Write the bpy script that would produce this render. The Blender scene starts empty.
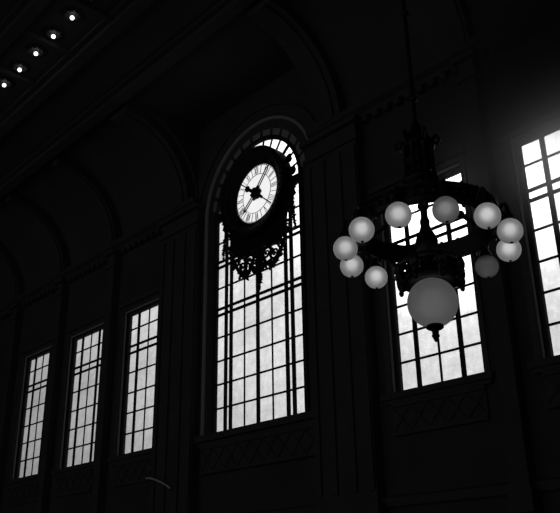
import bpy, bmesh, math, random
from math import sin, cos, pi, radians as R
from mathutils import Matrix, Vector
random.seed(4)
C = bpy.context.scene
COL = C.collection
H0 = 1.6                       # eye height above the floor

# ------------------------------------------------------------------ materials
def mat(name, col, rough=.7, metal=0., var=0., scale=3., spec=.3, bump=0.):
    m = bpy.data.materials.new(name); m.use_nodes = True
    nt = m.node_tree; b = nt.nodes['Principled BSDF']
    b.inputs['Base Color'].default_value = (col, col, col, 1)
    b.inputs['Roughness'].default_value = rough
    b.inputs['Metallic'].default_value = metal
    b.inputs['Specular IOR Level'].default_value = spec
    tc = nt.nodes.new('ShaderNodeTexCoord')
    n = nt.nodes.new('ShaderNodeTexNoise'); n.inputs['Scale'].default_value = scale
    n.inputs['Detail'].default_value = 5
    nt.links.new(tc.outputs['Object'], n.inputs['Vector'])
    if var:
        r = nt.nodes.new('ShaderNodeMapRange')
        r.inputs['To Min'].default_value = col * (1 - var); r.inputs['To Max'].default_value = col * (1 + var)
        nt.links.new(n.outputs['Fac'], r.inputs['Value'])
        cc = nt.nodes.new('ShaderNodeCombineColor')
        for k in range(3): nt.links.new(r.outputs['Result'], cc.inputs[k])
        nt.links.new(cc.outputs['Color'], b.inputs['Base Color'])
    if bump:
        bp = nt.nodes.new('ShaderNodeBump'); bp.inputs['Strength'].default_value = bump
        nt.links.new(n.outputs['Fac'], bp.inputs['Height']); nt.links.new(bp.outputs['Normal'], b.inputs['Normal'])
    return m

M_wall = mat('limestone_wall', .075, .9, var=.35, scale=.8, spec=.1)
M_wood = mat('dark_oak', .075, .6, var=.3, scale=4, spec=.25)
M_stone = mat('carved_stone', .08, .85, var=.3, scale=2, spec=.1)
M_litedge = mat('pale_lit_edge', .36, .7, var=.2, scale=3, spec=.2)  # pale tone puts daylight on edges and panels into the colour
M_bar = mat('iron_glazing_bar', .025, .6, metal=.2, var=.2, scale=9)
M_ceil = mat('plaster_ceiling', .085, .95, var=.3, scale=.6, spec=.1)
M_floor = mat('terrazzo_floor', .06, .5, var=.3, scale=12)
M_bronze = mat('dark_bronze', .03, .38, metal=.75, var=.3, scale=14)
M_iron = mat('black_cast_iron', .012, .6, metal=.4, var=.3, scale=12)
M_palegleam = mat('gleam_pale_metal', .85, .25, metal=.1, var=.15, scale=9)  # pale colour stands in for the gleam on the curved arm
M_black = mat('black_enamel', .012, .5, var=.1)
M_rosette = mat('gilded_plaster', .035, .6, var=.3, scale=8)

def glass_mat():
    m = bpy.data.materials.new('frosted_window_glass'); m.use_nodes = True
    nt = m.node_tree; nt.nodes.clear()
    out = nt.nodes.new('ShaderNodeOutputMaterial')
    tr = nt.nodes.new('ShaderNodeBsdfTransparent'); tl = nt.nodes.new('ShaderNodeBsdfTranslucent')
    tl.inputs['Color'].default_value = (.5, .5, .5, 1)
    mx = nt.nodes.new('ShaderNodeMixShader'); mx.inputs['Fac'].default_value = .12
    tc = nt.nodes.new('ShaderNodeTexCoord')
    n1 = nt.nodes.new('ShaderNodeTexNoise'); n1.inputs['Scale'].default_value = 5.5; n1.inputs['Detail'].default_value = 6; n1.inputs['Roughness'].default_value = .75
    n2 = nt.nodes.new('ShaderNodeTexNoise'); n2.inputs['Scale'].default_value = .6; n2.inputs['Detail'].default_value = 3
    for n in (n1, n2): nt.links.new(tc.outputs['Object'], n.inputs['Vector'])
    r1 = nt.nodes.new('ShaderNodeMapRange'); r1.inputs['From Min'].default_value = .3; r1.inputs['From Max'].default_value = .7
    r1.inputs['To Min'].default_value = .80; r1.inputs['To Max'].default_value = 1.0
    nt.links.new(n1.outputs['Fac'], r1.inputs['Value'])
    r2 = nt.nodes.new('ShaderNodeMapRange'); r2.inputs['From Min'].default_value = .35; r2.inputs['From Max'].default_value = .65
    r2.inputs['To Min'].default_value = .88; r2.inputs['To Max'].default_value = 1.0
    nt.links.new(n2.outputs['Fac'], r2.inputs['Value'])
    mu = nt.nodes.new('ShaderNodeMath'); mu.operation = 'MULTIPLY'
    nt.links.new(r1.outputs['Result'], mu.inputs[0]); nt.links.new(r2.outputs['Result'], mu.inputs[1])
    cc = nt.nodes.new('ShaderNodeCombineColor')
    for k in range(3): nt.links.new(mu.outputs[0], cc.inputs[k])
    nt.links.new(cc.outputs['Color'], tr.inputs['Color'])
    nt.links.new(tr.outputs[0], mx.inputs[1]); nt.links.new(tl.outputs[0], mx.inputs[2])
    nt.links.new(mx.outputs[0], out.inputs['Surface'])
    return m
M_glass = glass_mat()

def globe_mat(name, tint, fwd=.45):
    m = bpy.data.materials.new(name); m.use_nodes = True
    nt = m.node_tree; nt.nodes.clear()
    out = nt.nodes.new('ShaderNodeOutputMaterial')
    tl = nt.nodes.new('ShaderNodeBsdfTranslucent'); tl.inputs['Color'].default_value = (tint,) * 3 + (1,)
    rf = nt.nodes.new('ShaderNodeBsdfRefraction'); rf.inputs['Color'].default_value = (tint,) * 3 + (1,)
    rf.inputs['Roughness'].default_value = 1.; rf.inputs['IOR'].default_value = 1.35
    df = nt.nodes.new('ShaderNodeBsdfDiffuse'); df.inputs['Color'].default_value = (.4, .4, .4, 1)
    tc = nt.nodes.new('ShaderNodeTexCoord'); n = nt.nodes.new('ShaderNodeTexNoise'); n.inputs['Scale'].default_value = 14
    nt.links.new(tc.outputs['Object'], n.inputs['Vector'])
    bp = nt.nodes.new('ShaderNodeBump'); bp.inputs['Strength'].default_value = .05
    nt.links.new(n.outputs['Fac'], bp.inputs['Height'])
    for s in (tl, rf, df): nt.links.new(bp.outputs['Normal'], s.inputs['Normal'])
    m1 = nt.nodes.new('ShaderNodeMixShader'); m1.inputs['Fac'].default_value = fwd
    nt.links.new(tl.outputs[0], m1.inputs[1]); nt.links.new(rf.outputs[0], m1.inputs[2])
    m2 = nt.nodes.new('ShaderNodeMixShader'); m2.inputs['Fac'].default_value = .06
    nt.links.new(m1.outputs[0], m2.inputs[1]); nt.links.new(df.outputs[0], m2.inputs[2])
    nt.links.new(m2.outputs[0], out.inputs['Surface'])
    return m
M_globe = globe_mat('opal_glass', .95, .4)
M_bigglobe = globe_mat('dense_opal_glass', .95, .15)

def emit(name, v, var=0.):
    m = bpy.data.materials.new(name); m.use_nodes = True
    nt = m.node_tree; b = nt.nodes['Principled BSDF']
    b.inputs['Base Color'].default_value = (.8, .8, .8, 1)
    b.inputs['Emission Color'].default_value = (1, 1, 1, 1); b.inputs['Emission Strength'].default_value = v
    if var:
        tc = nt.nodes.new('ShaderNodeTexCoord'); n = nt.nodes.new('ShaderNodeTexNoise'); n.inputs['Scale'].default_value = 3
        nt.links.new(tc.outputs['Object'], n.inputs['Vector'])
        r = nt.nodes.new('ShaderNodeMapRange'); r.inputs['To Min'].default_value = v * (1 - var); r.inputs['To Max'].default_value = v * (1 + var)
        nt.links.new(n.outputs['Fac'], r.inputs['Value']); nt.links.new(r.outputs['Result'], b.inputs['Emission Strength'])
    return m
M_dial = emit('daylight_glow_dial', .86, .06)  # emission stands in for daylight passing through the dial
M_bulb = emit('lit_bulb_glass', 2.5)
M_deadbulb = mat('unlit_bulb_glass', .2, .2)

# ------------------------------------------------------------------ mesh helpers
class MB:
    def __init__(s): s.v = []; s.f = []
    def add(s, vs, fs):
        o = len(s.v); s.v += [tuple(v) for v in vs]; s.f += [tuple(i + o for i in f) for f in fs]; return s
    def box(s, x0, x1, y0, y1, z0, z1):
        vs = [(x, y, z) for x in (x0, x1) for y in (y0, y1) for z in (z0, z1)]
        return s.add(vs, [(0, 1, 3, 2), (4, 6, 7, 5), (0, 4, 5, 1), (2, 3, 7, 6), (0, 2, 6, 4), (1, 5, 7, 3)])
    def prism(s, pts, y0, y1):          # outline in x,z extruded along y
        n = len(pts)
        vs = [(x, y0, z) for x, z in pts] + [(x, y1, z) for x, z in pts]
        return s.add(vs, [tuple(range(n)), tuple(range(2 * n - 1, n - 1, -1))] + [(i, (i + 1) % n, n + (i + 1) % n, n + i) for i in range(n)])
    def prism_x(s, pts, x0, x1):        # outline in y,z extruded along x
        n = len(pts)
        vs = [(x0, y, z) for y, z in pts] + [(x1, y, z) for y, z in pts]
        return s.add(vs, [tuple(range(n)), tuple(range(2 * n - 1, n - 1, -1))] + [(i, (i + 1) % n, n + (i + 1) % n, n + i) for i in range(n)])
    def lathe(s, prof, n=32, c=(0, 0, 0), axis='z', a0=0., a1=2 * pi):
        full = abs(a1 - a0 - 2 * pi) < 1e-6
        m = n if full else n + 1
        vs = []
        for k in range(m):
            a = a0 + (a1 - a0) * k / n
            for r, h in prof:
                if axis == 'z': vs.append((c[0] + r * cos(a), c[1] + r * sin(a), c[2] + h))
                else: vs.append((c[0] + r * cos(a), c[1] + h, c[2] + r * sin(a)))
        q = len(prof); fs = []
        for k in range(n):
            k2 = (k + 1) % m
            for j in range(q - 1): fs.append((k * q + j, k * q + j + 1, k2 * q + j + 1, k2 * q + j))
        return s.add(vs, fs)
    def tube(s, pts, r, n=8, cap=True):
        P = [Vector(p) for p in pts]; L = len(P)
        rs = r if isinstance(r, (list, tuple)) else [r] * L
        vs = []; up = None
        for i, p in enumerate(P):
            t = (P[min(i + 1, L - 1)] - P[max(i - 1, 0)]).normalized()
            if up is None: up = t.orthogonal().normalized()
            up = (up - t * up.dot(t))
            up = up.normalized() if up.length > 1e-6 else t.orthogonal().normalized()
            w = t.cross(up)
            for k in range(n):
                a = 2 * pi * k / n; vs.append(p + (up * cos(a) + w * sin(a)) * rs[i])
        fs = [(i * n + k, i * n + (k + 1) % n, (i + 1) * n + (k + 1) % n, (i + 1) * n + k) for i in range(L - 1) for k in range(n)]
        if cap: fs += [tuple(range(n - 1, -1, -1)), tuple(range((L - 1) * n, L * n))]
        return s.add(vs, fs)
    def ball(s, c, r, n=10, m=6, sx=1, sy=1, sz=1):
        vs = [(c[0], c[1], c[2] + r * sz)]
        for j in range(1, m):
            t = pi * j / m
            for k in range(n):
                a = 2 * pi * k / n; vs.append((c[0] + r * sx * sin(t) * cos(a), c[1] + r * sy * sin(t) * sin(a), c[2] + r * sz * cos(t)))
        vs.append((c[0], c[1], c[2] - r * sz)); L = len(vs) - 1; fs = []
        for k in range(n):
            fs.append((0, 1 + k, 1 + (k + 1) % n)); b = 1 + (m - 2) * n
            fs.append((L, b + (k + 1) % n, b + k))
            for j in range(m - 2): a = 1 + j * n; fs.append((a + k, a + n + k, a + n + (k + 1) % n, a + (k + 1) % n))
        return s.add(vs, fs)
    def build(s, name, m, parent=None, smooth=False, loc=None):
        me = bpy.data.meshes.new(name); me.from_pydata(s.v, [], s.f)
        bm = bmesh.new(); bm.from_mesh(me); bmesh.ops.recalc_face_normals(bm, faces=bm.faces); bm.to_mesh(me); bm.free()
        if smooth:
            me.polygons.foreach_set('use_smooth', [True] * len(me.polygons))
        me.materials.append(m)
        o = bpy.data.objects.new(name, me); COL.objects.link(o)
        if parent: o.parent = parent
        if loc: o.location = loc
        if smooth and smooth != 'full':
            me.set_sharp_from_angle(angle=R(40))
        return o

def tag(o, label, cat=None, group=None, kind=None):
    o['label'] = label
    if cat: o['category'] = cat
    if group: o['group'] = group
    if kind: o['kind'] = kind
    return o
def empty(name, loc=(0, 0, 0)):
    o = bpy.data.objects.new(name, None); o.empty_display_size = .2; o.location = loc; COL.objects.link(o); return o
def struct(o, label): return tag(o, label, kind='structure')
def arc(cx, cz, r, a0, a1, n): return [(cx + r * cos(a0 + (a1 - a0) * k / n), cz + r * sin(a0 + (a1 - a0) * k / n)) for k in range(n + 1)]
def spiral(cx, cz, r0, r1, a0, turns, n=20):
    return [(cx + (r0 + (r1 - r0) * k / n) * cos(a0 + turns * 2 * pi * k / n), cz + (r0 + (r1 - r0) * k / n) * sin(a0 + turns * 2 * pi * k / n)) for k in range(n + 1)]

# ------------------------------------------------------------------ the room
YG, YW, YB = 12.0, 11.8, 12.03         # glass plane, wall face, outer wall face
CEIL = 12.2 + H0
XL, XR, YN = -34., 5., -8.
WIN = [-2.139, -1.8735, -1.6054, None, -.785, -.520]      # left glass edges / 12 m
GW = .156 * YG                         # glass width
ZB, ZT = .283 * YG + H0, .6195 * YG + H0
AX, AZ, AR = -1.1355 * YG, .768 * YG + H0, .130 * YG      # arched window: centre of the arch, glass radius
AXF, AZF, ARF = -1.1355 * YW, .776 * YW + H0, .170 * YW   # opening at the wall face
FR = .11
openings = []
for i, x in enumerate(WIN):
    if x is None: openings.append((AXF - ARF, AXF + ARF, True))
    else: openings.append((x * YG - FR, x * YG + GW + FR, False))
OZB, OZT = ZB - .05, ZT + .12
w = MB(); last = XL
for x0, x1, arch in openings:
    w.box(last, x0, YW, YB, 0, CEIL)
    w.box(x0, x1, YW, YB, 0, OZB)
    if not arch: w.box(x0, x1, YW, YB, OZT, CEIL)
    else:
        for sgn in (-1, 1):
            e = AXF + sgn * ARF
            pts = [(e, CEIL), (AXF, CEIL)] + [(AXF + sgn * ARF * cos(a), AZF + ARF * sin(a)) for a in [pi / 2 - k * pi / 2 / 24 for k in range(25)]]
            w.prism(pts, YW, YB)
    last = x1
w.box(last, XR, YW, YB, 0, CEIL)
struct(w.build('wall_front', M_wall), 'dark stone wall pierced by the row of tall windows')
struct(MB().box(XL - .2, XL, YN, YB, 0, CEIL).build('wall_left', M_wall), 'dark end wall of the hall beyond the far windows')
struct(MB().box(XR, XR + .2, YN, YB, 0, CEIL).build('wall_right', M_wall), 'dark end wall of the hall on the right')
struct(MB().box(XL, XR, YN, YB, -.2, 0).build('floor', M_floor), 'dark polished hall floor')
# ceiling slab with coffer ribs running both ways
c = MB().box(XL, XR, YN, YB, CEIL, CEIL + .25)
for y in (9.1, 7.45, 5.75, 4.3, 1.5, -1.5): c.box(XL, XR, y - .14, y + .14, CEIL - .22, CEIL)
for y in (9.1, 7.45, 5.75): c.box(XL, XR, y - .28, y + .28, CEIL - .09, CEIL)
for k in range(22):
    x = -32.9 + k * 1.78
    c.box(x - .05, x + .05, 5.9, 7.3, CEIL - .12, CEIL)
struct(c.build('ceiling', M_ceil), 'dark coffered plaster ceiling high above the hall')

# coves between wall and ceiling, carried by ribs over the pilasters
CR = 2.4; CY, CZ = YW - CR, CEIL - CR
def cove_profile(r, top=CEIL):
    return [(YW, CZ)] + [(CY + r * cos(a), CZ + r * sin(a)) for a in [pi / 2 * k / 16 for k in range(17)]] + [(CY, top), (YW, top)]
trim = [0]
def trim_name(): trim[0] += 1; return 'trim_%d' % trim[0]
struct(MB().prism_x(cove_profile(CR), XL, -15.9).build(trim_name(), M_ceil, smooth=True), 'curved plaster cove above the three far windows')
struct(MB().prism_x(cove_profile(CR), -11.2, XR).build(trim_name(), M_ceil, smooth=True), 'curved plaster cove above the windows behind the chandelier')
PIL = [(-26.49, .34), (-23.14, .34), (-19.92, .34), (-16.38, 1.62), (-10.62, 1.55), (-6.9, .34), (-3.75, .34)]
PN = ['dark stone pilaster left of the farthest window', 'dark stone pilaster between the farthest and the second window', 'dark stone pilaster between the second and the third window',
      'broad dark pilaster left of the arched clock window', 'broad dark pilaster right of the arched clock window', 'dark stone pilaster right of the window behind the chandelier', 'dark stone pilaster beyond the window at the right edge']
YP = 11.55
for (px, pw), lab in zip(PIL, PN):
    m = MB()
    x0, x1 = px - pw / 2, px + pw / 2
    m.box(x0, x1, YP, YW, 0, CZ - .2)
    if pw > 1:
        for fx in (-.55, -.2, .2, .55):
            m.box(px + fx * pw * .8 - .07, px + fx * pw * .8 + .07, YP - .045, YP, 3.2, CZ - .9)
    m.box(x0 - .05, x1 + .05, YP - .06, YW, 2.6, 3.0); m.box(x0 - .1, x1 + .1, YP - .1, YW, 0, .5)
    m.box(x0 - .06, x1 + .06, YP - .06, YW, CZ - .75, CZ - .65)
    m.box(x0 - .1, x1 + .1, YP - .12, YW, CZ - .32, CZ - .2)
    # rib rising from the capital along the cove
    rr = [(CY + r * cos(a), CZ + r * sin(a)) for r, ks in ((CR, range(17)), (CR - .28, range(16, -1, -1))) for a in [pi / 2 * k / 16 for k in ks]]
    rw = min(pw, .75) / 2
    m.prism_x(rr, px - rw, px + rw)
    rr = [(CY + r * cos(a), CZ + r * sin(a)) for r, ks in ((CR - .28, range(17)), (CR - .34, range(16, -1, -1))) for a in [pi / 2 * k / 16 for k in ks]]
    m.prism_x(rr, px - rw * .55, px + rw * .55)
    struct(m.build(trim_name(), M_stone), lab)
# cornice in three lengths, stopped by the arched bay
def cornice(x0, x1):
    p = [(YW, CZ - .2), (YW - .12, CZ - .2), (YW - .16, CZ - .12), (YW - .3, CZ - .05), (YW - .34, CZ + .06), (YW, CZ + .06)]
    m = MB().prism_x(p, x0, x1)
    n = int((x1 - x0) / .3)
    for k in range(n): m.box(x0 + (k + .25) * (x1 - x0) / n, x0 + (k + .75) * (x1 - x0) / n, YW - .16, YW, CZ - .34, CZ - .2)
    return m
struct(cornice(XL, -15.7).build(trim_name(), M_stone), 'dentilled cornice above the three far windows')
struct(cornice(-11.3, XR).build(trim_name(), M_stone), 'dentilled cornice above the right-hand windows')
dd = MB()
dd.prism_x([(YW, 2.9), (YW - .1, 2.9), (YW - .14, 3.05), (YW, 3.1)], XL, XR)
struct(dd.build(trim_name(), M_wood), 'plain dado moulding along the window wall')

# ------------------------------------------------------------------ windows
ROWS = [.331, .379, .4265, .476, .5245, .5413, .5835]
def window(idx, xl, label):
    r = empty('window_%d' % idx, (xl + GW / 2, YG, ZB)); struct(r, label)
    ox, oz = xl + GW / 2, ZB
    X = lambda u: u * YG - GW / 2                     # window-local
    Z = lambda v: v * YG + H0 - oz
    hw, top = GW / 2, ZT - oz
    f = MB()
    f.box(-hw - FR, -hw, -.06, .02, -.05, top + .12); f.box(hw, hw + FR, -.06, .02, -.05, top + .12)
    f.box(-hw, hw, -.06, .02, top, top + .12); f.box(-hw, hw, -.06, .02, -.05, 0)
    f.build('frame', M_wood, r)
    bd_ = MB(); bx, by_ = hw + FR - .015, YW - YG + .05
    for sx in (-1, 1): bd_.tube([(sx * bx, by_, -.05), (sx * bx, by_, top + .105)], .028, 8)
    bd_.tube([(-bx, by_, top + .105), (bx, by_, top + .105)], .028, 8)
    bd_.build('bead_moulding', M_litedge, r, smooth=True)  # light-coloured bead draws the lit edge of the opening
    a = MB(); t = .11; ya, yb = YW - YG - .035, YW - YG
    a.box(-hw - FR - t, -hw - FR, ya, yb, -.05, top + .12 + t); a.box(hw + FR, hw + FR + t, ya, yb, -.05, top + .12 + t)
    a.box(-hw - FR, hw + FR, ya, yb, top + .12, top + .12 + t)
    a.box(-hw - FR - t - .06, hw + FR + t + .06, ya - .08, yb, top + .12 + t, top + .24 + t)
    a.build('architrave', M_wood, r)
    for u in (.035, .119):
        MB().box(X(u) - .047, X(u) + .047, -.03, .004, 0, top).build('mullion', M_bar, r)
    b = MB(); b.box(X(.0775) - .020, X(.0775) + .020, -.02, .004, 0, top)
    for k, v in enumerate(ROWS):
        h = .034 if k in (4, 5) else .021
        b.box(-hw, hw, -.02 - .004 * (k in (4, 5)), .004, Z(v) - h, Z(v) + h)
    b.build('glazing_bars', M_bar, r)
    MB().box(-hw, hw, -.003, .003, 0, top).build('glass', M_glass, r)
    s = MB(); s.box(-hw - FR - .2, hw + FR + .2, ya - .1, -.06, -.17, -.05); s.box(-hw - FR - .14, hw + FR + .14, ya - .05, yb, -.25, -.17)
    s.build('sill', M_stone, r)
    g = MB(); g.box(-hw - .1, hw + .1, ya, yb, -.85, -.25)
    g.box(-hw - .1, hw + .1, ya - .04, ya, -.32, -.25); g.box(-hw - .1, hw + .1, ya - .04, ya, -.85, -.78)
    n = 5; ww = (2 * hw + .2) / n
    for k in range(n):
        x0 = -hw - .1 + k * ww
        for q in (0, 1):
            z0, z1 = (-.78, -.32) if q else (-.32, -.78)
            g.tube([(x0, ya - .01, z0), (x0 + ww, ya - .01, z1)], .022, 6)
        g.ball((x0 + ww / 2, ya - .02, -.55), .06, 8, 5, sy=.5)
    g.build('apron_panel', M_stone, r)
    return r
LB = ['tall narrow window farthest along the wall', 'tall narrow window, second from the far end', 'tall narrow window left of the arched clock window', None,
      'tall window with its top hidden behind the chandelier', 'brightest tall window at the right edge of the photo']
for i, x in enumerate(WIN):
    if x is not None: window(i + 1, x * YG, LB[i])

# the arched window, built in the coordinates of its arch centre
r4 = struct(empty('window_4', (AX, YG, ZB)), 'great arched window with the glowing clock hanging in front of it')
zc = AZ - ZB                                     # arch centre above the root
Z4 = lambda v: v * YG + H0 - ZB
FI = AR + .05
def ring_prism(m, ri, ro, y0, y1, a0=0, a1=pi, n=48, cz=zc, leg=None, cx=0):
    o = arc(cx, cz, ro, a0, a1, n); i = arc(cx, cz, ri, a1, a0, n)
    for k in range(n):
        m.prism([o[k], o[k + 1], i[n - k - 1], i[n - k]], y0, y1)
    return m
# splayed reveal from the wall face to the frame
dx = AXF - AX; ow = ARF; zf = AZF - ZB
sp = MB(); n = 48
outer = [(dx + ow, YW - YG - .02, -.05)] + [(dx + ow * cos(pi * k / n), YW - YG - .02, zf + ow * sin(pi * k / n)) for k in range(n + 1)] + [(dx - ow, YW - YG - .02, -.05)]
inner = [(FI, .02, -.05)] + [(FI * cos(pi * k / n), .02, zc + FI * sin(pi * k / n)) for k in range(n + 1)] + [(-FI, .02, -.05)]
back = [(x, .025, z) for x, y, z in outer]
N = len(outer); vs = outer + inner + back
fs = [(k, k + 1, N + k + 1, N + k) for k in range(N - 1)] + [(N + k, N + k + 1, 2 * N + k + 1, 2 * N + k) for k in range(N - 1)]
sp.add(vs, fs)
sp.build('splayed_reveal', M_wood, r4, smooth=True)
cf = MB()                                         # raised panels round the splay
def splay(t, a, lift):                            # t 0 inner .. 1 outer
    xi, zi = FI * cos(a), zc + FI * sin(a); xo, zo = dx + ow * cos(a), zf + ow * sin(a)
    p = Vector((xi + (xo - xi) * t, .02 + (YW - YG - .04) * t, zi + (zo - zi) * t))
    return p + Vector((-cos(a) * .3, -.9, -sin(a) * .3)).normalized() * lift
for k in range(13):
    a0 = R(6 + k * 13.2); a1 = a0 + R(9.6)
    q = [splay(t, a, l) for l in (.0, .035) for t, a in ((.08, a0), (.5, a0), (.5, a1), (.08, a1))]
    cf.add(q, [(3, 2, 1, 0), (4, 5, 6, 7), (0, 1, 5, 4), (1, 2, 6, 5), (2, 3, 7, 6), (3, 0, 4, 7)])
cf.build('coffer_panels', M_litedge, r4)
am = MB()                                         # round moulding at the wall face
path = [(dx + ow + .03, YW - YG - .03, -.05)] + [(dx + (ow + .03) * cos(pi * k / 64), YW - YG - .03, zf + (ow + .03) * sin(pi * k / 64)) for k in range(65)] + [(dx - ow - .03, YW - YG - .03, -.05)]
am.tube(path, .05, 10)
path2 = [(dx + (x - dx) * 1.0 + (.22 if x > dx else -.22) * (1 if abs(z - (-.05)) < 1e-6 else 0), y + .01, z) for x, y, z in path]
am.build('archivolt', M_litedge, r4, smooth=True)
a2 = MB(); ring_prism(a2, ow + .1, ow + .42, YW - YG - .05, YW - YG, n=48, cz=zf, cx=dx)
ring_prism(a2, ow + .36, ow + .42, YW - YG - .1, YW - YG, n=48, cz=zf, cx=dx)
for s in (-1, 1): a2.box(dx + s * (ow + .1) if s > 0 else dx - ow - .38, dx + ow + .38 if s > 0 else dx - ow - .1, YW - YG - .05, YW - YG, -.05, zf)
a2.build('architrave', M_wood, r4)
fr = MB(); ring_prism(fr, AR, FI + .06, -.06, .02)
fr.box(-FI - .06, -AR, -.06, .02, -.05, zc); fr.box(AR, FI + .06, -.06, .02, -.05, zc); fr.box(-AR, AR, -.06, .02, -.05, 0)
fr.build('frame', M_bar, r4)
U = lambda u: (u + 1.1365) * YG
for u in (-1.237, -1.2205, -1.1365, -1.052, -1.0355):
    x = U(u); top = zc if abs(x) > .5 else zc
    MB().box(x - .052, x + .052, -.03, .004, 0, top).build('mullion', M_bar, r4)
MB().box(-AR, AR, -.08, .01, zc - .2, zc + .03).build('transom', M_bar, r4)
gb = MB()
for u in (-1.178, -1.0945): gb.box(U(u) - .018, U(u) + .018, -.02, .004, 0, zc)
for v in (.334, .3835, .433, .484, .5335, .547, .594, .643, .6555, .70): 
    h = .036 if v in (.5335, .547, .643, .6555) else .021
    gb.box(-AR, AR, -.024, .004, Z4(v) - h, Z4(v) + h)
gb.build('glazing_bars', M_bar, r4)
rb = MB()                                         # fan of radial bars round the arch
ring_prism(rb, AR * .78, AR * .81, -.03, .004); ring_prism(rb, AR * .45, AR * .48, -.03, .004)
for dg in (14, 28, 39.5, 54.5, 67.5, 80, 100, 112.5, 125.5, 140.5, 152, 166):
    a = R(dg); t = .045 if dg in (39.5, 140.5) else .022
    d = Vector((cos(a), sin(a))); nrm = Vector((-sin(a), cos(a))) * t
    p0, p1 = d * AR * .45, d * AR
    rb.prism([(p0.x - nrm.x, zc + p0.y - nrm.y), (p1.x - nrm.x, zc + p1.y - nrm.y), (p1.x + nrm.x, zc + p1.y + nrm.y), (p0.x + nrm.x, zc + p0.y + nrm.y)], -.025, .004)
rb.build('radial_bars', M_bar, r4)
gl = MB(); gl.prism([(-AR, 0)] + [(AR, 0)] + arc(0, zc, AR, 0, pi, 48), -.003, .003)
gl.build('glass', M_glass, r4)
s4 = MB(); s4.box(dx - ow - .45, dx + ow + .45, YW - YG - .2, -.06, -.2, -.05); s4.box(dx - ow - .35, dx + ow + .35, YW - YG - .1, YW - YG, -.3, -.2)
s4.build('sill', M_stone, r4)
g4 = MB(); ya, yb = YW - YG - .07, YW - YG
g4.box(dx - ow, dx + ow, ya, yb, -.95, -.3); g4.box(dx - ow, dx + ow, ya - .04, ya, -.95, -.88); g4.box(dx - ow, dx + ow, ya - .04, ya, -.37, -.3)
for k in range(9):
    ww = 2 * ow / 9; x0 = dx - ow + k * ww
    g4.tube([(x0, ya - .01, -.88), (x0 + ww, ya - .01, -.37)], .022, 6); g4.tube([(x0, ya - .01, -.37), (x0 + ww, ya - .01, -.88)], .022, 6)
    g4.ball((x0 + ww / 2, ya - .02, -.62), .06, 8, 5, sy=.5)
g4.build('apron_panel', M_stone, r4)

# ------------------------------------------------------------------ the clock
YC = 11.78
S = YC
ck = tag(empty('wall_clock', (-1.1380 * S, YC, .7781 * S + H0)), 'round clock with a glow put into its dial, in ornate dark case hung before the arched window', 'clock')
DR = .0675 * S
P = lambda u, v: ((u + 1.1368) * S, (v - .7781) * S)          # measured point to clock-local x,z
MB().lathe([(.001, 0), (DR, 0), (DR, .03), (.001, .03)], 64, axis='y').build('dial', M_dial, ck)
ring = MB(); q = DR
ring.lathe([(q - .012, -.015), (q + .04, -.035), (q + .12, -.06), (q + .15, -.09), (q + .24, -.14), (q + .28, -.18), (q + .35, -.22), (q + .38, -.24), (q + .41, -.22), (q + .41, -.15), (q + .41, -.05), (q + .41, .10), (q - .012, .10), (q - .012, -.015)], 72, axis='y')
ring.build('bezel', M_iron, ck, smooth=True)
MB().lathe([(.001, .10), (q + .3, .10), (q + .3, .13), (.001, .13)], 48, axis='y').build('back_plate', M_iron, ck)
bd = MB().tube([((q + .28) * cos(2 * pi * k / 288), -.17, (q + .28) * sin(2 * pi * k / 288)) for k in range(289)], [.02 + .018 * abs(sin(pi * k / 6)) for k in range(289)], 8)
bd.build('beading', M_iron, ck, smooth=True)
# numerals: roman, cut as flat enamel strokes
NUM = {1: 'I', 2: 'II', 3: 'III', 4: 'IIII', 5: 'V', 6: 'VI', 7: 'VII', 8: 'VIII', 9: 'IX', 10: 'X', 11: 'XI', 12: 'XII'}
def stroke(m, p0, p1, t, hour, y=-.012):
    A = -2 * pi * hour / 12
    def tr(p): return (p[0] * cos(A) - p[1] * sin(A), p[0] * sin(A) + p[1] * cos(A))
    d = Vector(p1) - Vector(p0); nn = Vector((-d.y, d.x)).normalized() * t / 2
    m.prism([tr(Vector(p0) - nn), tr(Vector(p1) - nn), tr(Vector(p1) + nn), tr(Vector(p0) + nn)], y, 0)
nr0, nr1 = DR * .69, DR * .93
for hcount, txt in NUM.items():
    m = MB(); wd = {'I': .040, 'V': .075, 'X': .075}; tot = sum(wd[ch] for ch in txt); x = -tot / 2
    for ch in txt:
        ww = wd[ch]; xc = x + ww / 2
        if ch == 'I': stroke(m, (xc, nr0), (xc, nr1), .012, hcount)
        if ch == 'V': stroke(m, (xc, nr0), (xc - .03, nr1), .014, hcount); stroke(m, (xc, nr0), (xc + .03, nr1), .007, hcount)
        if ch == 'X': stroke(m, (xc + .03, nr0), (xc - .03, nr1), .014, hcount); stroke(m, (xc - .03, nr0), (xc + .03, nr1), .007, hcount)
        x += ww
    m.build('numeral', M_black, ck)
tr_ = MB()
for rr_ in (.655, .955): tr_.lathe([(DR * rr_, -.01), (DR * rr_ + .012, -.01), (DR * rr_ + .012, 0), (DR * rr_, 0), (DR * rr_, -.01)], 64, axis='y')
for k in range(60):
    if k % 5: stroke(tr_, (0, DR * .955), (0, DR * .995), .008, k / 5)
    elif 1: stroke(tr_, (0, DR * .94), (0, DR * .995), .018, k / 5)
for k in range(12): stroke(tr_, (0, DR * .66), (0, DR * .955), .010, k + .5)
tr_.build('minute_track', M_black, ck)
def bar(m, ang, r0, r1, off, t, y0, y1):
    a = R(90 - ang); d = Vector((cos(a), sin(a))); nn = Vector((-sin(a), cos(a)))
    p0, p1 = d * r0 * DR + nn * off * DR, d * r1 * DR + nn * off * DR; h = nn * t * DR / 2
    m.prism([p0 - h, p1 - h, p1 + h, p0 + h], y0, y1)
mh = MB()
for o in (-.045, .045): bar(mh, 41, .1, .88, o, .035, -.06, -.045); bar(mh, 228, .1, .72, o, .035, -.06, -.045)
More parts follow.
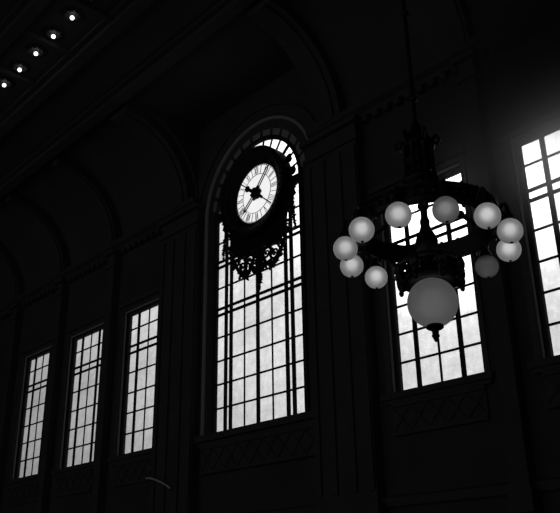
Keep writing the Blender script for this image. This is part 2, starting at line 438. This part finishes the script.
bar(mh, 41, .86, .985, 0, .06, -.06, -.045); bar(mh, 228, .66, .78, 0, .05, -.06, -.045)
mh.build('minute_hand', M_black, ck)
hh = MB(); bar(hh, 309, 0, .92, 0, .04, -.04, -.025); bar(hh, 306, .1, .45, 0, .12, -.04, -.025)
a = R(90 - 306); hh.lathe([(.001, -.04), (DR * .11, -.04), (DR * .11, -.025), (.001, -.025)], 16, c=(cos(a) * .50 * DR, 0, sin(a) * .50 * DR), axis='y')
bar(hh, 131, 0, .95, 0, .04, -.04, -.025); bar(hh, 131, .1, .4, 0, .10, -.04, -.025)
hh.build('hour_hand', M_black, ck)
hb = MB(); hb.lathe([(.001, -.09), (DR * .12, -.075), (DR * .19, -.06), (DR * .21, -.02), (DR * .21, 0)], 24, axis='y')
for k in range(6):
    a = k * pi / 3; hb.ball((cos(a) * DR * .2, -.03, sin(a) * DR * .2), DR * .06, 8, 5)
hb.build('hub', M_black, ck, smooth=True)

# carved case below and beside the dial
sh = MB()
half = [(0, .645), (.012, .652), (.03, .646), (.055, .643), (.068, .652), (.080, .665), (.086, .70), (.0875, .72), (.0855, .745), (.092, .76), (.105, .775), (.100, .80), (.085, .83), (.06, .852), (.03, .872), (.012, .887), (0, .892)]
pts = [P(-1.1368 + u, v) for u, v in half] + [P(-1.1368 - u, v) for u, v in half[-2:0:-1]]
# a closed shield with the dial cut out of it: two halves
def shield(sgn):
    o = [P(-1.1368 + sgn * u, v) for u, v in half]
    inn = [(sgn * (q + .02) * cos(a), (q + .02) * sin(a)) for a in [pi / 2 - pi * k / 24 for k in range(25)]]
    return o + inn
for s in (-1, 1): sh.prism(shield(s), .0, .09)
sh.build('shield', M_iron, ck)
def leaf(m, x, z, L, ang, y=-.03, wd=.35):
    d = Vector((cos(ang), 0, sin(ang))); nn = Vector((-sin(ang), 0, cos(ang))); o = Vector((x, y, z))
    vs = []
    for t, ww in ((0, .25), (.3, 1), (.65, .8), (1, 0)):
        vs += [o + d * L * t - nn * L * wd * ww, o + d * L * t + Vector((0, -.025 * (1 - t), 0)), o + d * L * t + nn * L * wd * ww, o + d * L * t + Vector((0, .05, 0))]
    fs = []
    for j in range(3):
        for k in range(4): fs.append((j * 4 + k, j * 4 + (k + 1) % 4, j * 4 + 4 + (k + 1) % 4, j * 4 + 4 + k))
    fs += [(0, 1, 2, 3)]
    m.add(vs, fs)
SCROLLS = ((.010, .628, .12, 2.6, 1.5), (.014, .606, .09, .5, 1.4), (.026, .632, .17, 0, 1.6), (.050, .625, .17, 2, 1.7), (.072, .642, .17, 1, 1.6), (.088, .672, .15, .6, 1.6), (.040, .610, .12, 3, 1.4), (.096, .735, .13, 4, 1.5), (.092, .712, .09, 1.3, 1.4), (.108, .792, .13, 2.2, 1.6), (.1, .822, .1, 1.2, 1.5))
for s in (-1, 1):
    # open scrollwork hanging below the shield, each scroll a piece of its own
    for (u, v, r0, a0, tn) in SCROLLS:
        x, z = P(-1.1368 + s * u, v)
        sp_ = spiral(x, z, r0, .02, a0 if s > 0 else pi - a0, tn if s > 0 else -tn, 26)
        vm = MB().tube([(a_, .04, b_) for a_, b_ in sp_], [.042 - .026 * k / 26 for k in range(27)], 6)
        x1, z1 = sp_[0]
        vm.ball((sp_[-1][0], .03, sp_[-1][1]), .04, 7, 5)
        vm.build('scroll', M_iron, ck, smooth=True)
    fm = MB(); ctr = [(.012, .640), (.022, .614), (.038, .600), (.054, .606), (.068, .624), (.080, .650)]
    fm.tube([(P(-1.1368 + s * u, v)[0], .04, P(-1.1368 + s * u, v)[1]) for u, v in ctr], [.03, .045, .055, .05, .04, .03], 6)
    for k in range(22):
        t = k / 21 * (len(ctr) - 1); i = min(int(t), len(ctr) - 2); f_ = t - i
        u = ctr[i][0] * (1 - f_) + ctr[i + 1][0] * f_; v = ctr[i][1] * (1 - f_) + ctr[i + 1][1] * f_
        x, z = P(-1.1368 + s * u, v)
        leaf(fm, x, z, random.uniform(.10, .19), random.uniform(0, 2 * pi), .02)
    fm.build('festoon', M_iron, ck, smooth=True)
    # garland of leaves hanging beside the case over the side lights
    gm = MB()
    for k in range(22):
        t = k / 21; u = .109 - .004 * sin(5 * t); v = .752 - .092 * t
        x, z = P(-1.1368 + s * u, v); rad = .075 * (1 - .72 * t) * (.8 + .4 * random.random())
        gm.ball((x + random.uniform(-.03, .03), .02, z), rad, 7, 5)
        for _ in range(2): leaf(gm, x, z, rad * 2.3, random.uniform(0, 2 * pi), 0)
    gm.build('leaf_drop', M_iron, ck, smooth=True)
pm = MB(); x0, z0 = P(-1.1368, .655)
prof = [(.005, -.0), (.13, -.02), (.17, -.12), (.13, -.22), (.09, -.28), (.15, -.38), (.17, -.48), (.11, -.58), (.07, -.66), (.11, -.74), (.115, -.82), (.07, -.92), (.035, -1.0), (.05, -1.06), (.03, -1.12), (.001, -1.17)]
pm.lathe([(r * .62, h) for r, h in prof], 16, c=(x0, .08, z0))
for k in range(12):
    z = z0 - .1 - k * .075
    for s in (-1, 1): leaf(pm, x0 + s * .04, z, .10, -pi / 2 + s * .9, .05)
pm.build('pendant', M_iron, ck, smooth=True)
cr_ = MB()
x0, z0 = P(-1.1368, .862)
cr_.ball((x0, -.03, z0 - .04), .14, 10, 6, sy=.5)
for k in range(7): leaf(cr_, x0, z0 - .02, .26, pi / 2 + (k - 3) * .42, -.04)
cr_.build('crest', M_iron, ck, smooth=True)
MB().box(-.06, .06, .12, YG - YC - .03, -.1, .1).build('mounting_bracket', M_iron, ck)

# ------------------------------------------------------------------ the chandelier
CX, CYY, CZZ = -4.1292, 5.8, 2.9553 + H0
ch = tag(empty('chandelier', (CX, CYY, CZZ)), 'large dark bronze chandelier with ring of small glass globes around one big globe', 'chandelier')
tx, ty = -.0356, -.0269
ch.rotation_mode = 'XYZ'; ch.rotation_euler = (tx, ty, 0)
RG = .788; PH = 2.9532
def sphere(rad, n=40, m=24, open_top=0.):
    s = MB(); pr = []
    for j in range(m + 1):
        t = open_top + (pi - open_top) * j / m
        pr.append((max(rad * sin(t), .0004), rad * cos(t)))
    return s.lathe(pr, n)
# ring
rg = MB()
rg.lathe([(.645, .15), (.685, .16), (.70, .20), (.68, .22), (.68, .295), (.705, .32), (.705, .345), (.665, .362), (.63, .345), (.635, .2), (.645, .15)], 72)
for k in range(48):
    a = 2 * pi * k / 48; rg.ball((cos(a) * .693, sin(a) * .693, .258), .026, 6, 5)
for k in range(24):
    a = 2 * pi * (k + .5) / 24; rg.ball((cos(a) * .675, sin(a) * .675, .145), .03, 6, 5, sz=1.4)
    rg.ball((cos(a) * .675, sin(a) * .675, .36), .018, 6, 5, sz=1.3)
rg.build('ring', M_bronze, ch, smooth=True)
# stem and baluster
st = MB()
st.lathe([(.001, -.30), (.08, -.30), (.1, -.24), (.07, -.18), (.05, -.14), (.08, -.08), (.105, 0), (.11, .08), (.09, .14), (.06, .2), (.045, .25), (.05, .3), (.035, .34), (.035, .42), (.06, .46), (.05, .5), (.04, .62), (.06, .7), (.04, .74), (.04, .8)], 24)
st.build('stem', M_bronze, ch, smooth=True)
# crown: cage of colonettes under a cap
cr = MB()
cr.lathe([(.001, .66), (.1, .66), (.17, .70), (.185, .74), (.17, .78), (.15, .79), (.001, .79)], 32)
cr.lathe([(.001, 1.12), (.16, 1.12), (.18, 1.15), (.17, 1.19), (.13, 1.23), (.12, 1.28), (.06, 1.34), (.045, 1.42), (.02, 1.46), (.001, 1.46)], 32)
cr.lathe([(.12, .9), (.15, .92), (.15, .98), (.12, 1.0), (.12, .9)], 32)
cr.lathe([(.105, .79), (.105, 1.12)], 24)
cr.build('crown', M_bronze, ch, smooth=True)
for k in range(8):
    a = 2 * pi * (k + .3) / 8; x, y = cos(a) * .15, sin(a) * .15
    MB().lathe([(.001, .78), (.03, .78), (.022, .82), (.016, .86), (.02, .95), (.016, 1.04), (.024, 1.1), (.03, 1.13), (.001, 1.13)], 10, c=(x, y, 0)).build('colonette', M_bronze, ch, smooth=True)
for k in range(6):
    a = 2 * pi * (k + .5) / 6; d = Vector((cos(a), sin(a), 0)); m = MB()
    m.tube([d * .14 + Vector((0, 0, 1.2)), d * .2 + Vector((0, 0, 1.26)), d * .225 + Vector((0, 0, 1.2)), d * .2 + Vector((0, 0, 1.14)), d * .185 + Vector((0, 0, 1.18))], [.022, .022, .02, .018, .012], 7)
    m.build('crown_scroll', M_bronze, ch, smooth=True)
# hanging rods from crown down to the ring
for k in range(3):
    a = R(-54.5) + 2 * pi * k / 3; d = Vector((cos(a), sin(a), 0)); m = MB()
    pts_ = [d * (.16 + .505 * t) + Vector((0, 0, .72 - .36 * t - .10 * sin(pi * t))) for t in [j / 8 for j in range(9)]]
    m.tube(pts_, .022, 8); m.ball(pts_[4], .042, 8, 6); m.ball(pts_[-1], .045, 8, 6)
    m.build('stay_rod', M_bronze, ch, smooth=True)
# suspension rod to the ceiling
Lr = (CEIL - CZZ) - .02
sr = MB().tube([(0, 0, 1.44), (0, 0, Lr)], .022, 10)
for k in range(7): sr.ball((0, 0, 1.75 + k * 1.15), .05, 8, 6, sz=.8)
sr.build('suspension_rod', M_bronze, ch, smooth=True)
MB().lathe([(.001, Lr - .16), (.06, Lr - .15), (.18, Lr - .06), (.22, Lr - .0), (.001, Lr)], 24).build('ceiling_rose', M_bronze, ch, smooth=True)
# arms and globes
GR = .118
LAMP_FILL = {0: 1., 1: .95, 2: .9, 3: 1., 4: .9, 5: .3, 6: 1.05, 7: .95, 8: 1.05}  # lamps in lit globes; the weakest is fill added to an unlit globe
arm0 = None; lamps = []
def arm_mesh():
    m = MB(); p = []
    for x, z in ((.65, .20), (.70, .215), (.725, .25), (.75, .285), (.772, .287), (.788, .255), (.788, .20), (.788, .15)): p.append((x, 0, z))
    m.tube(p, [.03, .027, .024, .022, .02, .02, .022, .024], 8)
    s_ = spiral(.725, .205, .035, .012, 1.5, 1.3, 14)
    m.tube([(a_, 0, b_) for a_, b_ in s_], .011, 6)
    return m
def socket_mesh(): return MB().lathe([(.001, .2), (.03, .195), (.045, .165), (.06, .135), (.062, .108), (.05, .1), (.001, .1)], 20)
def button_mesh(): return MB().lathe([(.001, -GR - .012), (.008, -GR - .009), (.014, -GR - .002), (.017, -GR + .004), (.001, -GR + .008)], 14)
for k in range(12):
    a = PH + 2 * pi * k / 12
    if arm0 is None:
        arm = arm_mesh().build('arm', M_bronze, ch, smooth=True); arm0 = arm
        so = socket_mesh().build('socket', M_bronze, arm, smooth=True); so.location = (.788, 0, 0)
        gl0 = sphere(GR).build('globe', M_globe, ch, smooth='full')
        bt = button_mesh().build('finial', M_bronze, gl0, smooth=True); gl = gl0
    else:
        arm = arm0.copy(); COL.objects.link(arm); s2 = so.copy(); COL.objects.link(s2); s2.parent = arm
        gl = gl0.copy(); COL.objects.link(gl); b2 = bt.copy(); COL.objects.link(b2); b2.parent = gl
    arm.rotation_euler = (0, 0, a)
    gl.location = (RG * cos(a), RG * sin(a), 0); gl.rotation_euler = (0, 0, a)
    if k in LAMP_FILL:
        L = bpy.data.lights.new('globe_lamp_fill', 'POINT'); L.energy = .155 * LAMP_FILL[k]; L.shadow_soft_size = .06
        o = bpy.data.objects.new('globe_lamp_fill', L); COL.objects.link(o); o.parent = ch; o.location = (RG * cos(a), RG * sin(a), .015)
# bowl holder and big globe
BZ, BR = -.553, .235
bh = MB()
bh.lathe([(.05, -.2), (.16, -.2), (.24, -.235), (.27, -.27), (.28, -.31), (.25, -.325), (.2, -.325), (.12, -.29), (.05, -.28), (.05, -.2)], 40)
bh.lathe([(.285, -.18), (.31, -.17), (.315, -.14), (.30, -.11), (.275, -.11), (.265, -.14), (.285, -.18)], 40)
bh.build('globe_holder', M_bronze, ch, smooth=True, loc=(0, 0, -.04))
for k in range(8):
    a = PH + 2 * pi * (k + .5) / 8; m = MB(); d = Vector((cos(a), sin(a), 0))
    pr = [(.08, -.22), (.16, -.17), (.25, -.16), (.285, -.2), (.30, -.26), (.28, -.31), (.245, -.30)]
    m.tube([d * r_ + Vector((0, 0, z_)) for r_, z_ in pr], [.03, .03, .032, .036, .036, .032, .025], 8)
    m.tube([d * (.295 + x_) + Vector((0, 0, -.27 + z_)) for x_, z_ in spiral(0, 0, .06, .015, 1.2, 1.4, 16)], .02, 6)
    m.ball(d * .305 + Vector((0, 0, -.20)), .05, 8, 6, sz=1.5); m.ball(d * .31 + Vector((0, 0, -.345)), .026, 8, 6, sz=1.4)
    m.build('holder_scroll', M_bronze, ch, smooth=True, loc=(0, 0, -.04))
bg = sphere(BR, 56, 32).build('large_globe', M_bigglobe, ch, smooth='full'); bg.location = (0, 0, BZ)
MB().lathe([(.001, -.215), (.06, -.215), (.08, -.228), (.082, -.245), (.06, -.26), (.034, -.27), (.03, -.305), (.038, -.325), (.026, -.345), (.02, -.365), (.01, -.38), (.001, -.385)], 28).build('finial', M_iron, bg, smooth=True)
L = bpy.data.lights.new('large_globe_fill', 'POINT'); L.energy = .17; L.shadow_soft_size = .15  # fill light added inside the unlit big globe
o = bpy.data.objects.new('large_globe_fill', L); COL.objects.link(o); o.parent = ch; o.location = (0, 0, BZ)

# ------------------------------------------------------------------ ceiling bulbs
BL = ['lit ceiling bulb at the left edge of the photo', 'lit ceiling bulb second from the left in the row', 'lit ceiling bulb in the middle of the row of five',
      'lit ceiling bulb fourth from the left in the row', 'brightest ceiling bulb at the upper right end of the row', 'unlit ceiling bulb just beyond the bright end of the row']
bxs = [-1.435, -1.3625, -1.2905, -1.218, -1.1445, -1.075]
by = .5432 * (CEIL - H0 - .10)
first = None
for k, u in enumerate(bxs):
    x = u * (CEIL - H0 - .10)
    if first is None:
        e = empty('ceiling_light', (x, by, CEIL)); first = e
        ro = MB().lathe([(.001, -.035), (.06, -.04), (.1, -.03), (.2, -.045), (.26, -.02), (.28, 0), (.001, 0)], 24)
        for j in range(10): ro.ball((cos(j * pi / 5) * .17, sin(j * pi / 5) * .17, -.035), .05, 7, 5, sz=.6)
        p1 = ro.build('rosette', M_rosette, e, smooth=True)
        p2 = MB().lathe([(.001, -.06), (.035, -.06), (.04, -.03), (.001, -.03)], 12).build('socket', M_iron, e, smooth=True)
        p3 = MB().ball((0, 0, -.105), .05, 16, 10).build('bulb', M_bulb, e, smooth='full')
    else:
        e = first.copy(); COL.objects.link(e); e.location = (x, by, CEIL)
        for p_ in (p1, p2, p3):
            c2 = p_.copy(); COL.objects.link(c2); c2.parent = e
            if p_ is p3 and k == 5:
                c2.data = p3.data.copy(); c2.data.materials[0] = M_deadbulb; c2['label'] = 'unlit bulb'
    tag(e, BL[k], 'ceiling light', 'bulbs along the ceiling')

# ------------------------------------------------------------------ curved bracket low on the wall
yb_ = 11.2
bk = tag(empty('wall_bracket', (-1.515 * yb_, YW, .19 * yb_ + H0)), 'thin curved metal arm with painted-in gleam on the dark wall right of the third window', 'bracket')
ox, oz = -1.515 * yb_, .19 * yb_
pa = [(-1.512, .2225), (-1.499, .2222), (-1.485, .2188), (-1.472, .2150), (-1.457, .2103), (-1.442, .2045), (-1.428, .1980), (-1.415, .1910)]
ys = [YW - yb_ + 0] 
m = MB().tube([(0, 0, .36)] + [(u * yb_ - ox, yb_ - YW, v * yb_ - oz) for u, v in pa], .02, 10); m.build('arm', M_palegleam, bk, smooth=True)
MB().lathe([(.001, -.04), (.06, -.04), (.09, -.01), (.09, 0), (.001, 0)], 18, c=(0, 0, .36), axis='y').build('wall_plate', M_palegleam, bk, smooth=True)
u, v = pa[-1]
MB().ball((u * yb_ - ox, yb_ - YW, v * yb_ - oz), .03, 10, 6).build('end_knob', M_iron, bk, smooth=True)

# ------------------------------------------------------------------ light: an overcast sky, brightest round the hidden sun to the upper right
W = bpy.data.worlds.new('sky'); C.world = W; W.use_nodes = True
nt = W.node_tree; nt.nodes.clear()
out = nt.nodes.new('ShaderNodeOutputWorld'); bg_ = nt.nodes.new('ShaderNodeBackground')
tc = nt.nodes.new('ShaderNodeTexCoord')
dt = nt.nodes.new('ShaderNodeVectorMath'); dt.operation = 'DOT_PRODUCT'
sd = Vector((-.497, .709, .5)).normalized(); dt.inputs[1].default_value = sd
nm = nt.nodes.new('ShaderNodeVectorMath'); nm.operation = 'NORMALIZE'
nt.links.new(tc.outputs['Generated'], nm.inputs[0]); nt.links.new(nm.outputs['Vector'], dt.inputs[0])
rp = nt.nodes.new('ShaderNodeFloatCurve')
mr = nt.nodes.new('ShaderNodeMapRange'); mr.inputs['From Min'].default_value = -1; mr.inputs['From Max'].default_value = 1
nt.links.new(dt.outputs['Value'], mr.inputs['Value'])
nt.links.new(mr.outputs['Result'], rp.inputs['Value'])
SKY = [(y_, v_ / 4.) for y_, v_ in [(0, .08), (.5, .08), (.8, .15), (.88, .22), (.907, .29), (.9295, .39), (.939, .45), (.9595, .64), (.972, .74), (.98, .78), (.987, .86), (.991, 1.5), (.9955, 3.0), (1., 4.)]]
cv = rp.mapping.curves[0]
cv.points[0].location = SKY[0]; cv.points[1].location = SKY[-1]
for p_ in SKY[1:-1]: cv.points.new(*p_)
rp.mapping.update()
ms = nt.nodes.new('ShaderNodeMath'); ms.operation = 'MULTIPLY'; ms.inputs[1].default_value = 8.0
nt.links.new(rp.outputs['Value'], ms.inputs[0]); nt.links.new(ms.outputs[0], bg_.inputs['Strength'])
nt.links.new(bg_.outputs[0], out.inputs['Surface'])

HC = Vector((-4.2, 10.35, 9.3)); HR = 3.5  # local haze volume added to imitate glare round the bright window
hz = MB().ball((0, 0, 0), HR, 32, 20, sy=.33)
hm = bpy.data.materials.new('thin_glare_haze'); hm.use_nodes = True; n_ = hm.node_tree; n_.nodes.clear()
vo = n_.nodes.new('ShaderNodeVolumeScatter'); vo.inputs['Anisotropy'].default_value = .7
oo = n_.nodes.new('ShaderNodeOutputMaterial'); n_.links.new(vo.outputs[0], oo.inputs['Volume'])
t_ = n_.nodes.new('ShaderNodeTexCoord'); sc_ = n_.nodes.new('ShaderNodeVectorMath'); sc_.operation = 'MULTIPLY'; sc_.inputs[1].default_value = (1 / HR, 3.03 / HR, 1 / HR)
ln = n_.nodes.new('ShaderNodeVectorMath'); ln.operation = 'LENGTH'
n_.links.new(t_.outputs['Object'], sc_.inputs[0]); n_.links.new(sc_.outputs[0], ln.inputs[0])
m_ = n_.nodes.new('ShaderNodeMapRange'); m_.interpolation_type = 'SMOOTHERSTEP'
m_.inputs['From Min'].default_value = 1.; m_.inputs['From Max'].default_value = .0; m_.inputs['To Min'].default_value = 0.; m_.inputs['To Max'].default_value = 1.8
n_.links.new(ln.outputs['Value'], m_.inputs['Value']); n_.links.new(m_.outputs[0], vo.inputs['Density'])
h_ = hz.build('glare_haze', hm, loc=HC); tag(h_, 'thin bright haze added for the glow round the brightest window at the right edge', 'glare_haze', kind='stuff')

# ------------------------------------------------------------------ camera
yaw, pit, rol, f = -8.18472080e-01, 3.94589074e-01, -1.77280694e-02, 791.2055
fwd = Vector((sin(yaw) * cos(pit), cos(yaw) * cos(pit), sin(pit))); rt = Vector((cos(yaw), -sin(yaw), 0)); up = rt.cross(fwd)
r2 = rt * cos(rol) + up * sin(rol); u2 = -rt * sin(rol) + up * cos(rol)
cam = bpy.data.cameras.new('camera'); co = bpy.data.objects.new('camera', cam); COL.objects.link(co)
cam.sensor_fit = 'HORIZONTAL'; cam.sensor_width = 36; cam.lens = f * 36 / 560; cam.clip_end = 200; cam.clip_start = .05
co.matrix_world = Matrix(((r2.x, u2.x, -fwd.x, 0), (r2.y, u2.y, -fwd.y, 0), (r2.z, u2.z, -fwd.z, H0), (0, 0, 0, 1)))
C.camera = co
C.view_settings.view_transform = 'Standard'; C.view_settings.look = 'None'; C.view_settings.gamma = 1; C.view_settings.exposure = 0
C.cycles.max_bounces = 10; C.cycles.transparent_max_bounces = 16
